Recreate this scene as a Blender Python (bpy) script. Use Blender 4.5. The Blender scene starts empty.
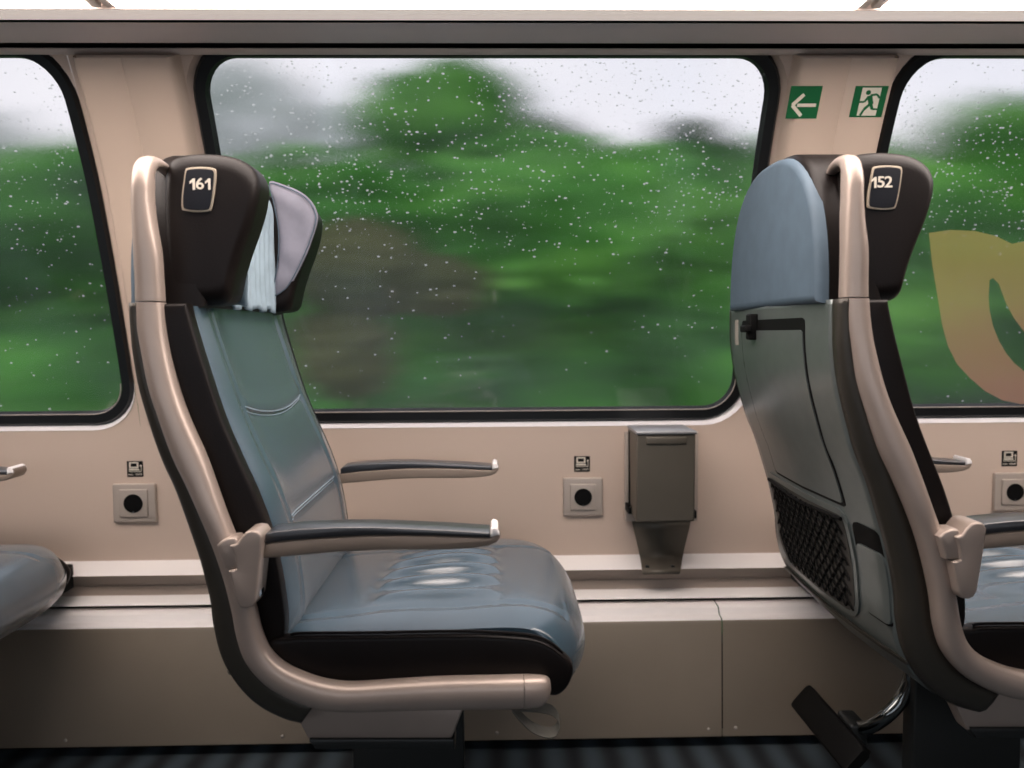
import bpy, bmesh, math, random
from mathutils import Vector, noise
random.seed(7)
SC = bpy.context.scene
COL = SC.collection

# ------------------------------------------------------------------ camera
F = 788.0
PIT, YAW, ROL = math.radians(3.63), math.radians(1.15), math.radians(.37)
ZC = 0.828                       # eye height over the carriage floor
cf = Vector((math.sin(YAW)*math.cos(PIT), math.cos(YAW)*math.cos(PIT), -math.sin(PIT)))
_r = Vector((math.cos(YAW), -math.sin(YAW), 0)); _u = _r.cross(cf)
cr = _r*math.cos(ROL) - _u*math.sin(ROL); cu = _u*math.cos(ROL) + _r*math.sin(ROL)
CAMLOC = Vector((0, 0, ZC))

def P(px, py, Y):
    "point seen at a survey position of the photograph, lying on the plane at depth Y"
    d = cf*F + cr*(px-512) + cu*(384-py)
    return CAMLOC + d*(Y/d.y)
def XZ(px, py, Y):
    p = P(px, py, Y); return (p.x, p.z)

cd = bpy.data.cameras.new('camera'); cam = bpy.data.objects.new('camera', cd); COL.objects.link(cam)
from mathutils import Matrix
M3 = Matrix((cr, cu, -cf)).transposed()
cam.matrix_world = Matrix.Translation(CAMLOC) @ M3.to_4x4()
cd.sensor_width = 36; cd.lens = F/1024*36; cd.clip_start = .02; cd.clip_end = 300
cd.dof.use_dof = True; cd.dof.focus_distance = 1.2; cd.dof.aperture_fstop = 3.0
SC.camera = cam

# ------------------------------------------------------------------ materials
def mat(name, col, rough=.5, metal=0, spec=.5, noise_amt=0, noise_scale=20, col2=None, bump=0, bump_scale=300,
        stretch=None, coat=0, sheen=0, trans=0):
    m = bpy.data.materials.new(name); m.use_nodes = True
    nt = m.node_tree; b = nt.nodes['Principled BSDF']
    b.inputs['Base Color'].default_value = (*col, 1); b.inputs['Roughness'].default_value = rough
    b.inputs['Metallic'].default_value = metal; b.inputs['Specular IOR Level'].default_value = spec
    b.inputs['Coat Weight'].default_value = coat; b.inputs['Coat Roughness'].default_value = .24; b.inputs['Sheen Weight'].default_value = sheen
    b.inputs['Transmission Weight'].default_value = trans
    tc = nt.nodes.new('ShaderNodeTexCoord'); mp = nt.nodes.new('ShaderNodeMapping')
    nt.links.new(tc.outputs['Object'], mp.inputs['Vector'])
    if stretch: mp.inputs['Scale'].default_value = stretch
    if noise_amt or col2:
        n = nt.nodes.new('ShaderNodeTexNoise'); n.inputs['Scale'].default_value = noise_scale; n.inputs['Detail'].default_value = 4
        nt.links.new(mp.outputs[0], n.inputs['Vector'])
        r = nt.nodes.new('ShaderNodeValToRGB'); c2 = col2 or tuple(c*(1-noise_amt) for c in col)
        r.color_ramp.elements[0].position = .35; r.color_ramp.elements[1].position = .65
        r.color_ramp.elements[0].color = (*col, 1); r.color_ramp.elements[1].color = (*c2, 1)
        nt.links.new(n.outputs['Fac'], r.inputs[0]); nt.links.new(r.outputs[0], b.inputs['Base Color'])
    if bump:
        n = nt.nodes.new('ShaderNodeTexNoise'); n.inputs['Scale'].default_value = bump_scale; n.inputs['Detail'].default_value = 3
        nt.links.new(mp.outputs[0], n.inputs['Vector'])
        bp = nt.nodes.new('ShaderNodeBump'); bp.inputs['Strength'].default_value = bump; bp.inputs['Distance'].default_value = .002
        nt.links.new(n.outputs['Fac'], bp.inputs['Height']); nt.links.new(bp.outputs[0], b.inputs['Normal'])
    return m

M = {}
M['blue'] = mat('blue_leather', (.036,.073,.104), .24, spec=1.0, noise_amt=.18, noise_scale=7, bump=.10, bump_scale=500, coat=.45, sheen=.13)
M['brown'] = mat('brown_leather', (.007,.0045,.004), .42, spec=.22, noise_amt=.2, noise_scale=12, bump=.12, bump_scale=450)
M['slate'] = mat('slate_fabric', (.085,.125,.165), .6, spec=.3, noise_amt=.12, noise_scale=30, bump=.1, bump_scale=900)
M['rail'] = mat('champagne_painted_metal', (.41,.335,.29), .36, .35, spec=.5, noise_amt=.05, noise_scale=15)
M['arm'] = mat('bronze_painted_plastic', (.26,.205,.165), .42, .2, spec=.5)
M['shell'] = mat('grey_green_metallic_plastic', (.17,.195,.19), .30, .5, spec=.5, noise_amt=.08, noise_scale=40)
M['shellside'] = mat('dark_bronze_plastic', (.045,.040,.032), .38, .3, bump=.15, bump_scale=700)
M['black'] = mat('black_plastic', (.004,.004,.004), .6, spec=.12)
M['dark'] = mat('charcoal_painted_metal', (.022,.024,.024), .4, .3)
M['soft'] = mat('armrest_pad_rubber', (.016,.016,.020), .30, spec=1.0, coat=.5)
M['chrome'] = mat('bright_chrome', (.8,.78,.77), .18, 1)
M['cloth'] = mat('pale_blue_cloth', (.40,.52,.60), .85, spec=.2, noise_amt=.15, noise_scale=40)
M['quilt'] = mat('lilac_grey_quilted_cloth', (.24,.24,.29), .85, spec=.2, noise_amt=.25, noise_scale=18)
M['thread'] = mat('pale_stitching', (.30,.38,.44), .7)
M['tthread'] = mat('dark_stitching', (.02,.018,.018), .7)
M['wall'] = mat('beige_wall_laminate', (.59,.475,.395), .42, spec=.4, noise_amt=.04, noise_scale=3)
M['pillar'] = mat('beige_pillar_panel', (.58,.46,.37), .5, spec=.4, noise_amt=.05, noise_scale=4)
M['heater'] = mat('bronze_grey_heater_panel', (.36,.30,.235), .38, .3, noise_amt=.08, noise_scale=5)
M['alu'] = mat('pale_anodised_aluminium', (.93,.89,.87), .40, 0)
M['sill'] = mat('lit_white_reveal', (.86,.84,.86), .45)  # bottom of the reveal whitened, standing in for the light it catches
M['groove'] = mat('taupe_profile', (.46,.38,.32), .45, .1)
M['valance'] = mat('grey_lavender_valance', (.86,.77,.76), .45, 0)
M['roll'] = mat('cream_edge_profile', (.80,.70,.64), .5)
M['rubber'] = mat('black_window_rubber', (.006,.007,.008), .35)
M['bin'] = mat('grey_bronze_bin_metal', (.13,.115,.092), .48, .4, noise_amt=.06, noise_scale=12)
M['binlid'] = mat('bin_lid_grey', (.38,.38,.39), .35, .5)
M['sock'] = mat('silver_socket_plastic', (.46,.40,.35), .4, .2)
M['green'] = mat('sign_green', (.004,.115,.035), .45)
M['signw'] = mat('sign_cream', (.72,.66,.56), .5)
M['plate'] = mat('plaque_black', (.006,.007,.011), .45, spec=.25)
M['tan'] = mat('plaque_tan_border', (.40,.34,.26), .4, .3)
M['ceil'] = mat('ceiling_cream', (.6,.56,.52), .6)
M['netback'] = mat('pocket_lining', (.045,.042,.036), .6)
M['steel'] = mat('dark_polished_steel', (.16,.17,.17), .16, 1)
M['strap'] = mat('grey_webbing', (.17,.16,.135), .75, bump=.3, bump_scale=800, noise_amt=.2, noise_scale=60)
M['bark'] = mat('tree_bark', (.05,.04,.03), .9, noise_amt=.4, noise_scale=6)
M['soil'] = mat('grass_bank', (.03,.085,.02), .95, col2=(.015,.04,.012), noise_scale=.9, stretch=(.2,1,1.5))
M['orange'] = None

def foliage(name, c1, c2, c3, sc=1.0):
    m = bpy.data.materials.new(name); m.use_nodes = True; nt = m.node_tree; b = nt.nodes['Principled BSDF']
    b.inputs['Roughness'].default_value = .8; b.inputs['Specular IOR Level'].default_value = .2
    tc = nt.nodes.new('ShaderNodeTexCoord'); mp = nt.nodes.new('ShaderNodeMapping'); mp.inputs['Scale'].default_value = (.35*sc, .6*sc, 1.1*sc)
    n = nt.nodes.new('ShaderNodeTexNoise'); n.inputs['Scale'].default_value = 1.0; n.inputs['Detail'].default_value = 5; n.inputs['Roughness'].default_value = .6
    r = nt.nodes.new('ShaderNodeValToRGB'); e = r.color_ramp.elements
    e[0].position = .34; e[0].color = (*c1, 1); e[1].position = .68; e[1].color = (*c3, 1); k = e.new(.5); k.color = (*c2, 1)
    nt.links.new(tc.outputs['Object'], mp.inputs[0]); nt.links.new(mp.outputs[0], n.inputs['Vector'])
    nt.links.new(n.outputs['Fac'], r.inputs[0]); nt.links.new(r.outputs[0], b.inputs['Base Color'])
    return m
M['leaf'] = foliage('green_foliage', (.010,.050,.012), (.062,.25,.032), (.20,.53,.085))
M['leafdark'] = foliage('dark_green_foliage', (.010,.028,.014), (.030,.070,.028), (.07,.14,.045))
M['leafpale'] = foliage('pale_haze_tinted_foliage', (.34,.40,.37), (.55,.60,.58), (.80,.82,.84))  # haze over the distant trees is put into the leaf colour
M['leafbrown'] = foliage('olive_brown_foliage', (.05,.075,.03), (.13,.145,.06), (.21,.23,.09))

def glass_mat():
    "wet pane, with random normal jitter added to imitate sideways motion blur of the view"
    m = bpy.data.materials.new('wet_motion_blur_glass'); m.use_nodes = True; nt = m.node_tree; nt.nodes.clear()
    N = nt.nodes.new; L = nt.links.new
    o = N('ShaderNodeOutputMaterial'); tc = N('ShaderNodeTexCoord'); mp = N('ShaderNodeVectorMath'); mp.operation = 'SCALE'; mp.inputs['Scale'].default_value = 5000
    L(tc.outputs['Object'], mp.inputs[0]); wn_ = N('ShaderNodeTexWhiteNoise'); wn_.noise_dimensions = '3D'; L(mp.outputs[0], wn_.inputs['Vector'])
    sb = N('ShaderNodeVectorMath'); sb.operation = 'SUBTRACT'; sb.inputs[1].default_value = (.5,.5,.5); L(wn_.outputs['Color'], sb.inputs[0])
    ml = N('ShaderNodeVectorMath'); ml.operation = 'MULTIPLY'; ml.inputs[1].default_value = (.17,0,.035); L(sb.outputs[0], ml.inputs[0])
    ge = N('ShaderNodeNewGeometry'); ad = N('ShaderNodeVectorMath'); ad.operation = 'ADD'; L(ge.outputs['Normal'], ad.inputs[0]); L(ml.outputs[0], ad.inputs[1])
    nm = N('ShaderNodeVectorMath'); nm.operation = 'NORMALIZE'; L(ad.outputs[0], nm.inputs[0])
    t = N('ShaderNodeBsdfRefraction'); t.inputs['IOR'].default_value = 1.3; t.inputs['Roughness'].default_value = 0; t.inputs[0].default_value = (.985,.992,.99,1); L(nm.outputs[0], t.inputs['Normal'])
    tl = N('ShaderNodeBsdfTranslucent'); tl.inputs[0].default_value = (.85,.88,.95,1)
    n = N('ShaderNodeTexNoise'); n.inputs['Scale'].default_value = 2.5; n.inputs['Detail'].default_value = 3; L(tc.outputs['Object'], n.inputs['Vector'])
    mr = N('ShaderNodeMapRange'); mr.inputs[1].default_value = .35; mr.inputs[2].default_value = .75; mr.inputs[3].default_value = .005; mr.inputs[4].default_value = .06; L(n.outputs['Fac'], mr.inputs[0])
    m1 = N('ShaderNodeMixShader'); L(mr.outputs[0], m1.inputs[0]); L(t.outputs[0], m1.inputs[1]); L(tl.outputs[0], m1.inputs[2])
    g = N('ShaderNodeBsdfGlossy'); g.inputs['Roughness'].default_value = .02
    m2 = N('ShaderNodeMixShader'); m2.inputs[0].default_value = .035; L(m1.outputs[0], m2.inputs[1]); L(g.outputs[0], m2.inputs[2])
    L(m2.outputs[0], o.inputs[0]); return m
M['glass'] = glass_mat()
def film_mat(name, col, alpha, col2=None, zlo=0, zhi=1):
    m = bpy.data.materials.new(name); m.use_nodes = True; nt = m.node_tree; nt.nodes.clear()
    o = nt.nodes.new('ShaderNodeOutputMaterial'); t = nt.nodes.new('ShaderNodeBsdfTransparent')
    d = nt.nodes.new('ShaderNodeBsdfTranslucent'); d.inputs[0].default_value = (*col, 1)
    mx = nt.nodes.new('ShaderNodeMixShader'); mx.inputs[0].default_value = alpha
    if col2:
        tc = nt.nodes.new('ShaderNodeTexCoord'); sp = nt.nodes.new('ShaderNodeSeparateXYZ'); mr = nt.nodes.new('ShaderNodeMapRange')
        mr.inputs[1].default_value = zlo; mr.inputs[2].default_value = zhi; cm = nt.nodes.new('ShaderNodeMix'); cm.data_type = 'RGBA'
        nt.links.new(tc.outputs['Object'], sp.inputs[0]); nt.links.new(sp.outputs['Z'], mr.inputs[0]); nt.links.new(mr.outputs[0], cm.inputs['Factor'])
        cm.inputs['A'].default_value = (*col, 1); cm.inputs['B'].default_value = (*col2, 1); nt.links.new(cm.outputs['Result'], d.inputs[0])
    nt.links.new(t.outputs[0], mx.inputs[1]); nt.links.new(d.outputs[0], mx.inputs[2]); nt.links.new(mx.outputs[0], o.inputs[0]); return m
M['film'] = film_mat('translucent_orange_overlay', (1.0,.50,.36), .60, (.85,.66,.22), ZC-.1, ZC+.14)  # translucent orange, yellower towards the top
M['drop'] = film_mat('clear_rain_water', (1,1,1), .75)
def emit_mat(name, col, s):
    m = bpy.data.materials.new(name); m.use_nodes = True; b = m.node_tree.nodes['Principled BSDF']
    b.inputs['Emission Color'].default_value = (*col, 1); b.inputs['Emission Strength'].default_value = s; b.inputs['Base Color'].default_value = (.8,.8,.8,1); return m
M['diff'] = emit_mat('lit_diffuser', (1,.87,.80), 8.8)
M['glow'] = emit_mat('emissive_edge_profile', (1,.84,.76), .48)  # emission added so the edge profile beside the panels looks lit
M['farwall'] = mat('far_side_wall', (.10,.08,.065), .7)

# carpet with soft ribs
def carpet_mat():
    m = mat('ribbed_carpet', (.022,.028,.033), .95); nt = m.node_tree; b = nt.nodes['Principled BSDF']
    tc = nt.nodes.new('ShaderNodeTexCoord'); w = nt.nodes.new('ShaderNodeTexWave'); w.inputs['Scale'].default_value = 4.3; w.inputs['Distortion'].default_value = 1.2
    w.inputs['Detail'].default_value = 2; r = nt.nodes.new('ShaderNodeValToRGB'); r.color_ramp.elements[0].color = (.010,.013,.016,1); r.color_ramp.elements[1].color = (.05,.07,.085,1)
    nt.links.new(tc.outputs['Object'], w.inputs['Vector']); nt.links.new(w.outputs['Fac'], r.inputs[0]); nt.links.new(r.outputs[0], b.inputs['Base Color']); return m
M['carpet'] = carpet_mat()

# ------------------------------------------------------------------ mesh helpers
def obj(name, verts, faces, m, parent=None, smooth=40, kind=None):
    o0 = parent
    off = Vector((0,0,0))
    while o0 is not None: off += Vector(o0.location); o0 = o0.parent
    me = bpy.data.meshes.new(name); me.from_pydata([tuple(Vector(v)-off) for v in verts], [], faces)
    bm = bmesh.new(); bm.from_mesh(me); bmesh.ops.remove_doubles(bm, verts=bm.verts, dist=1e-6)
    bmesh.ops.recalc_face_normals(bm, faces=bm.faces); bm.to_mesh(me); bm.free()
    me.materials.append(M[m] if isinstance(m, str) else m)
    if smooth:
        me.polygons.foreach_set('use_smooth', [True]*len(me.polygons)); me.set_sharp_from_angle(angle=math.radians(smooth))
    o = bpy.data.objects.new(name, me); COL.objects.link(o)
    if parent is not None: o.parent = parent
    if kind: o['kind'] = kind
    return o
def thing(name, loc, label, cat, group=None):
    o = bpy.data.objects.new(name, None); o.location = loc; COL.objects.link(o); o.empty_display_size = .05
    o['label'] = label; o['category'] = cat
    if group: o['group'] = group
    return o
def tag(o, label, cat, group=None, kind=None):
    o['label'] = label; o['category'] = cat
    if group: o['group'] = group
    if kind: o['kind'] = kind
    return o

def boxg(x0,x1,y0,y1,z0,z1,bev=0.0):
    bm = bmesh.new(); bmesh.ops.create_cube(bm, size=1)
    for v in bm.verts: v.co = Vector(((x0+x1)/2+v.co.x*(x1-x0), (y0+y1)/2+v.co.y*(y1-y0), (z0+z1)/2+v.co.z*(z1-z0)))
    if bev: bmesh.ops.bevel(bm, geom=list(bm.edges), offset=bev, segments=3, profile=.5, affect='EDGES')
    bm.verts.index_update(); V = [v.co.copy() for v in bm.verts]; Fc = [[v.index for v in f.verts] for f in bm.faces]; bm.free(); return V, Fc
def join(*gs):
    V, Fc = [], []
    for v, f in gs:
        n = len(V); V += list(v); Fc += [[i+n for i in q] for q in f]
    return V, Fc
def box(name, b, m, parent=None, bev=.002, kind=None, smooth=40):
    return obj(name, *boxg(*b, bev), m, parent, smooth, kind)

def catmull(pts, n=6, closed=False):
    pts = [Vector(p) for p in pts]; N = len(pts); out = []
    rng = range(N) if closed else range(N-1)
    for i in rng:
        if closed: p0,p1,p2,p3 = pts[i-1],pts[i],pts[(i+1)%N],pts[(i+2)%N]
        else: p1,p2 = pts[i],pts[i+1]; p0 = pts[i-1] if i else p1*2-p2; p3 = pts[i+2] if i+2<N else p2*2-p1
        # centripetal-ish: plain CR with limited tangents
        for k in range(n):
            t = k/n; out.append(.5*((2*p1)+(p2-p0)*t+(2*p0-5*p1+4*p2-p3)*t*t+(3*p1-p0-3*p2+p3)*t**3))
    if not closed: out.append(pts[-1])
    return out
def grid_faces(nr, nc, wrap=False):
    f = []
    for i in range(nr-1):
        for j in range(nc if wrap else nc-1):
            a = i*nc+j; b = i*nc+(j+1)%nc; f.append([a, b, b+nc, a+nc])
    return f
def tube(pts, r, n=10, cap=True):
    pts = [Vector(p) for p in pts]; V = []; N = len(pts)
    up = None
    for i, p in enumerate(pts):
        t = (pts[min(i+1,N-1)]-pts[max(i-1,0)]).normalized()
        if up is None:
            up = Vector((0,0,1)) if abs(t.z) < .9 else Vector((0,1,0))
        a = t.cross(up).normalized(); up = a.cross(t).normalized()
        rr = r[i] if isinstance(r, (list, tuple)) else r
        for k in range(n):
            th = 2*math.pi*k/n; V.append(p + a*math.cos(th)*rr + up*math.sin(th)*rr)
    Fc = grid_faces(N, n, True)
    if cap: Fc += [list(range(n))[::-1], list(range((N-1)*n, N*n))]
    return V, Fc
def sweep_rect(pts, w, h, wdir):
    "flat strap: rectangle swept along pts, wide along wdir"
    wdir = Vector(wdir); V = []; N = len(pts)
    for i, p in enumerate(pts):
        p = Vector(p); t = (Vector(pts[min(i+1,N-1)])-Vector(pts[max(i-1,0)])).normalized(); nn = t.cross(wdir).normalized()
        for a, b in ((-1,-1),(1,-1),(1,1),(-1,1)): V.append(p + wdir*w/2*a + nn*h/2*b)
    return V, grid_faces(N, 4, True) + [[3,2,1,0],[N*4-4,N*4-3,N*4-2,N*4-1]]
def resample(out, step):
    res = []; N = len(out)
    for i in range(N):
        a = Vector(out[i]); b = Vector(out[(i+1)%N]); k = max(1, int((b-a).length/step))
        res += [a+(b-a)*j/k for j in range(k)]
    return res
def pillow(outline, lo, hi, bev, axis='y', steps=4, step=.012, bevlo=True, bevhi=True):
    """closed 2D outline extruded along axis between lo and hi, with rounded rims"""
    o = resample([Vector((a[0],a[1])) for a in outline], step); N = len(o)
    area = sum(o[i].x*o[(i+1)%N].y-o[(i+1)%N].x*o[i].y for i in range(N))
    sgn = 1 if area > 0 else -1
    nrm = []
    for i in range(N):
        t = o[(i+1)%N]-o[i-1]; nrm.append(Vector((-t.y, t.x)).normalized()*sgn if t.length else Vector((0,0)))
    layers = []
    if bevlo:
        for k in range(steps): a = k/steps*math.pi/2; layers.append((lo+bev*(1-math.sin(a)), bev*(1-math.cos(a)))) if False else layers.append((lo+bev*(1-math.cos(a)), bev*(1-math.sin(a))))
        layers.append((lo+bev, 0))
    else: layers.append((lo, 0))
    if bevhi:
        layers.append((hi-bev, 0))
        for k in range(steps-1, -1, -1): a = k/steps*math.pi/2; layers.append((hi-bev*(1-math.cos(a)), bev*(1-math.sin(a))))
    else: layers.append((hi, 0))
    V = []
    for d, ins in layers:
        for p, nn in zip(o, nrm):
            q = p+nn*ins
            V.append((q.x, d, q.y) if axis == 'y' else (d, q.x, q.y) if axis == 'x' else (q.x, q.y, d))
    L = len(layers)
    return V, grid_faces(L, N, True) + [list(range(N))[::-1], list(range((L-1)*N, L*N))]
def puff(o, y0, y1, bev, steps=7, R_=.085):
    "rounded cushion-like slab: rims shrink evenly towards the middle of the outline"
    o = resample([Vector(p) for p in o], .008); N = len(o); c = Vector((0,0))
    for p in o: c += p
    c /= N; lay = []
    for k in range(steps): a = k/steps*math.pi/2; lay.append((y0+bev*(1-math.sin(a)), 0)) if 0 else lay.append((y0+bev*(1-math.cos(a)), bev*(1-math.sin(a))))
    lay.append((y0+bev, 0)); lay.append((y1-bev, 0))
    for k in range(steps-1,-1,-1): a = k/steps*math.pi/2; lay.append((y1-bev*(1-math.cos(a)), bev*(1-math.sin(a))))
    lay = [(y0-.0015, R_*1.0)]+[(y0-.0005, R_*.5)]+lay+[(y1+.0005, R_*.5)]
    V = []
    for d, ins in lay:
        for p in o: q = c+(p-c)*max(.02, 1-ins/R_); V.append((q.x, d, q.y))
    L = len(lay)
    return V, grid_faces(L, N, True)+[list(range(N))[::-1], list(range((L-1)*N, L*N))]
def rrect(x0, x1, z0, z1, r, n=6):
    pts = []
    rs = r if isinstance(r, (list, tuple)) else [r]*4   # bl, br, tr, tl
    for (cx, cz, a0, rr) in ((x0+rs[0], z0+rs[0], 180, rs[0]), (x1-rs[1], z0+rs[1], 270, rs[1]), (x1-rs[2], z1-rs[2], 0, rs[2]), (x0+rs[3], z1-rs[3], 90, rs[3])):
        for k in range(n+1):
            a = math.radians(a0+90*k/n); pts.append((cx+rr*math.cos(a), cz+rr*math.sin(a)))
    return pts
def prism(poly, fmap, d0, d1):
    """polygon (a,b) mapped by fmap(a,b,d) at two depths"""
    N = len(poly); V = [fmap(a,b,d0) for a,b in poly]+[fmap(a,b,d1) for a,b in poly]
    return V, [list(range(N))[::-1], list(range(N,2*N))]+[[i,(i+1)%N,N+(i+1)%N,N+i] for i in range(N)]
def strip_loft(pairs, thick, ex=2.6, n=20, sub=4, flat=.5):
    """pairs: (outer(x,z), inner(x,z), yfront, [thick]) -> rounded bar between the two edge lines"""
    rows = []
    o = catmull([Vector((*p[0], p[2])) for p in pairs], sub); i_ = catmull([Vector((*p[1], p[3] if len(p) > 3 else thick)) for p in pairs], sub)
    V = []
    for a, b in zip(o, i_):
        mx, mz = (a.x+b.x)/2, (a.y+b.y)/2; dx, dz = (a.x-b.x)/2, (a.y-b.y)/2; th = b.z/2
        yc = a.z+th
        for k in range(n):
            t = 2*math.pi*k/n; c, s = math.cos(t), math.sin(t)
            c = math.copysign(abs(c)**(2/ex), c); s = math.copysign(abs(s)**(2/ex), s)
            V.append((mx+dx*c, yc-th*s, mz+dz*c))
    N = len(o)
    return V, grid_faces(N, n, True)+[list(range(n))[::-1], list(range((N-1)*n, N*n))]
def interp(tab, z):
    "piecewise-linear, tab sorted by z descending or ascending -> value"
    t = sorted(tab)
    if z <= t[0][0]: return t[0][1]
    for (a, va), (b, vb) in zip(t, t[1:]):
        if z <= b: return va+(vb-va)*(z-a)/(b-a) if b > a else vb
    return t[-1][1]
def smooth_tab(pts, sub=8):
    return [(p.x, p.y) for p in catmull([Vector((z, x)) for x, z in pts], sub)]

def text(name, s, size, loc, rotz_axes, m, parent, bold=.0, ext=.0004, shear=0):
    cu_ = bpy.data.curves.new(name, 'FONT'); cu_.body = s; cu_.size = size; cu_.extrude = ext; cu_.offset = bold*size; cu_.align_x = 'CENTER'; cu_.align_y = 'CENTER'; cu_.shear = shear
    t = bpy.data.objects.new(name, cu_); COL.objects.link(t); dg = bpy.context.evaluated_depsgraph_get()
    me = bpy.data.meshes.new_from_object(t.evaluated_get(dg)); COL.objects.unlink(t); bpy.data.objects.remove(t)
    ax, ay = Vector(rotz_axes[0]), Vector(rotz_axes[1]); az = ax.cross(ay)
    V = [Vector(loc)+ax*v.co.x+ay*v.co.y+az*v.co.z for v in me.vertices]; Fc = [list(p.vertices) for p in me.polygons]
    bpy.data.meshes.remove(me)
    return obj(name, V, Fc, m, parent, smooth=0)

def seat_number(s, c, parent):
    "seat number in bold sans figures, centred on c, facing the aisle"
    gs = []; adv = .0098; h = .0142; x = c.x-adv*(len(s)-1)/2
    for ch in s:
        if ch == '1':
            w = .0030; pl = [(x+.0008,-h/2),(x+.0008+w,-h/2),(x+.0008+w,h/2),(x+.0014,h/2),(x-.0030,h/2-.0040),(x-.0030,h/2-.0068),(x+.0008,h/2-.0042)]
            gs.append(prism(pl, lambda a,b,d: (a, c.y-d, c.z+b), 0, .0006))
        else:
            o = text('digit', ch, .0200, (x, c.y, c.z), ((1.12,0,0),(0,0,1)), 'signw', None, bold=.014)
            gs.append(([v.co.copy() for v in o.data.vertices], [list(p.vertices) for p in o.data.polygons])); bpy.data.objects.remove(o)
        x += adv
    return obj('number', *join(*gs), 'signw', parent, smooth=0)

# ------------------------------------------------------------------ carriage shell
X0, X1 = -3.0, 3.0
WZ = [(-.22,1.62),(-.18,1.62),(-.09,1.60),(.01,1.575),(.13,1.542),(.255,1.503),(.31,1.482),(.383,1.448),(.44,1.418),(.50,1.384),(.60,1.325)]
WT = smooth_tab([(y, z) for z, y in WZ])
def wy(z): return interp(WT, z-ZC)           # inner face of the side wall at height z
def wn(z):
    e = .03; dy = (wy(z+e)-wy(z-e))/(2*e); n = Vector((0, -1, dy)).normalized(); return n  # into the room... y decreases with z
def onwall(x, z, d): # d metres into the room off the wall face
    n = wn(z); return Vector((x, wy(z), z)) + Vector((0, n.y, n.z*1.0))*d

zb, zt = P(500,422.5,1.62).z, ZC+.499
wins = [(-1.775,-.738),(-.532,.515),(.7130,1.737)]
RAD = .085
def win_outline(i, grow=0.0, n=8):
    a, b = wins[i]; o = rrect(a-grow, b+grow, zb-grow, zt+grow, RAD+grow, n); out = []
    for k, p in enumerate(o):            # keep the point count equal for every ring
        q = o[(k+1) % len(o)]; m = 20 if (k+1) % (n+1) == 0 else 1
        out += [(p[0]+(q[0]-p[0])*j/m, p[1]+(q[1]-p[1])*j/m) for j in range(m)]
    return out

# side wall with the window openings: strips above / below, and bridges between
def wall_grid(xl, z0, z1, nz=14):
    V = [onwall(x, z0+(z1-z0)*j/nz, 0) for j in range(nz+1) for x in xl]
    return V, grid_faces(nz+1, len(xl))
g = .009
xs = [X0]+[v for a, b in wins for v in (a-g, b+g)]+[X1]
allx = sorted(xs+[(xs[k]+xs[k+1])/2 for k in range(0, len(xs), 2)])
parts = [wall_grid(allx, P(500,556,1.62).z, zb-g, 6), wall_grid(allx, zt+g, ZC+.60, 4)]
for k in range(0, len(xs), 2): parts.append(wall_grid([xs[k], (xs[k]+xs[k+1])/2, xs[k+1]], zb-g, zt+g, 24))
for i in range(3):    # corner webs
    a, b = wins[i]; a -= g; b += g; lo, hi = zb-g, zt+g; r = RAD+g
    for (cx, cz, px, pz, a0) in ((a+r,lo+r,a,lo,180),(b-r,lo+r,b,lo,270),(b-r,hi-r,b,hi,0),(a+r,hi-r,a,hi,90)):
        arc = [(cx+r*math.cos(math.radians(a0+90*k/8)), cz+r*math.sin(math.radians(a0+90*k/8))) for k in range(9)]
        V = [onwall(px, pz, 0)]+[onwall(x, z, 0) for x, z in arc]; parts.append((V, [[0,k,k+1] for k in range(1,9)]))
obj('wall_back', *join(*parts), 'wall', kind='structure', smooth=30)

def ring(i, g0, d0, g1, d1):
    A = win_outline(i, g0); B = win_outline(i, g1); N = len(A)
    return [onwall(x, z, d0) for x, z in A]+[onwall(x, z, d1) for x, z in B], [[k,(k+1)%N,N+(k+1)%N,N+k] for k in range(N)]
WIN = []
for i in range(3):
    a, b = wins[i]
    e = bpy.data.objects.new('window_%d' % (i+1), None); e.location = ((a+b)/2, 1.5, (zb+zt)/2); e['kind'] = 'structure'; COL.objects.link(e); WIN.append(e)
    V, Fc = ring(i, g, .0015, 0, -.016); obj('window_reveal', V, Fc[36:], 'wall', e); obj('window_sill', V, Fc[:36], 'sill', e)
    V, Fc = join(ring(i, .002, -.015, -.004, -.006), ring(i, -.004, -.006, -.021, -.008), ring(i, -.021, -.008, -.026, -.022)); obj('window_gasket', V, Fc, 'rubber', e)
    # pane
    a2, b2, lo, hi = a+.020, b-.020, zb+.020, zt-.020; nz = 40
    rr = RAD-.020; V = []
    for j in range(nz+1):
        z = lo+(hi-lo)*j/nz; dd = max(0, rr-(z-lo), rr-(hi-z)); ins = rr-math.sqrt(max(0, rr*rr-dd*dd))
        V += [onwall(a2+ins, z, -.016), onwall(b2-ins, z, -.016), onwall(b2-ins, z, -.021), onwall(a2+ins, z, -.021)]
    obj('pane', V, grid_faces(nz+1, 4, True)+[[3,2,1,0],[nz*4,nz*4+1,nz*4+2,nz*4+3]], 'glass', e, smooth=40)
    # thin bright drip line along the bottom of the pane
    obj('glazing_bead', *join(*[tube([onwall(x, z, -.0065) for x, z in win_outline(i, -.0225)[:37]], .0011, 6)]), 'sock', e)

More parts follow.
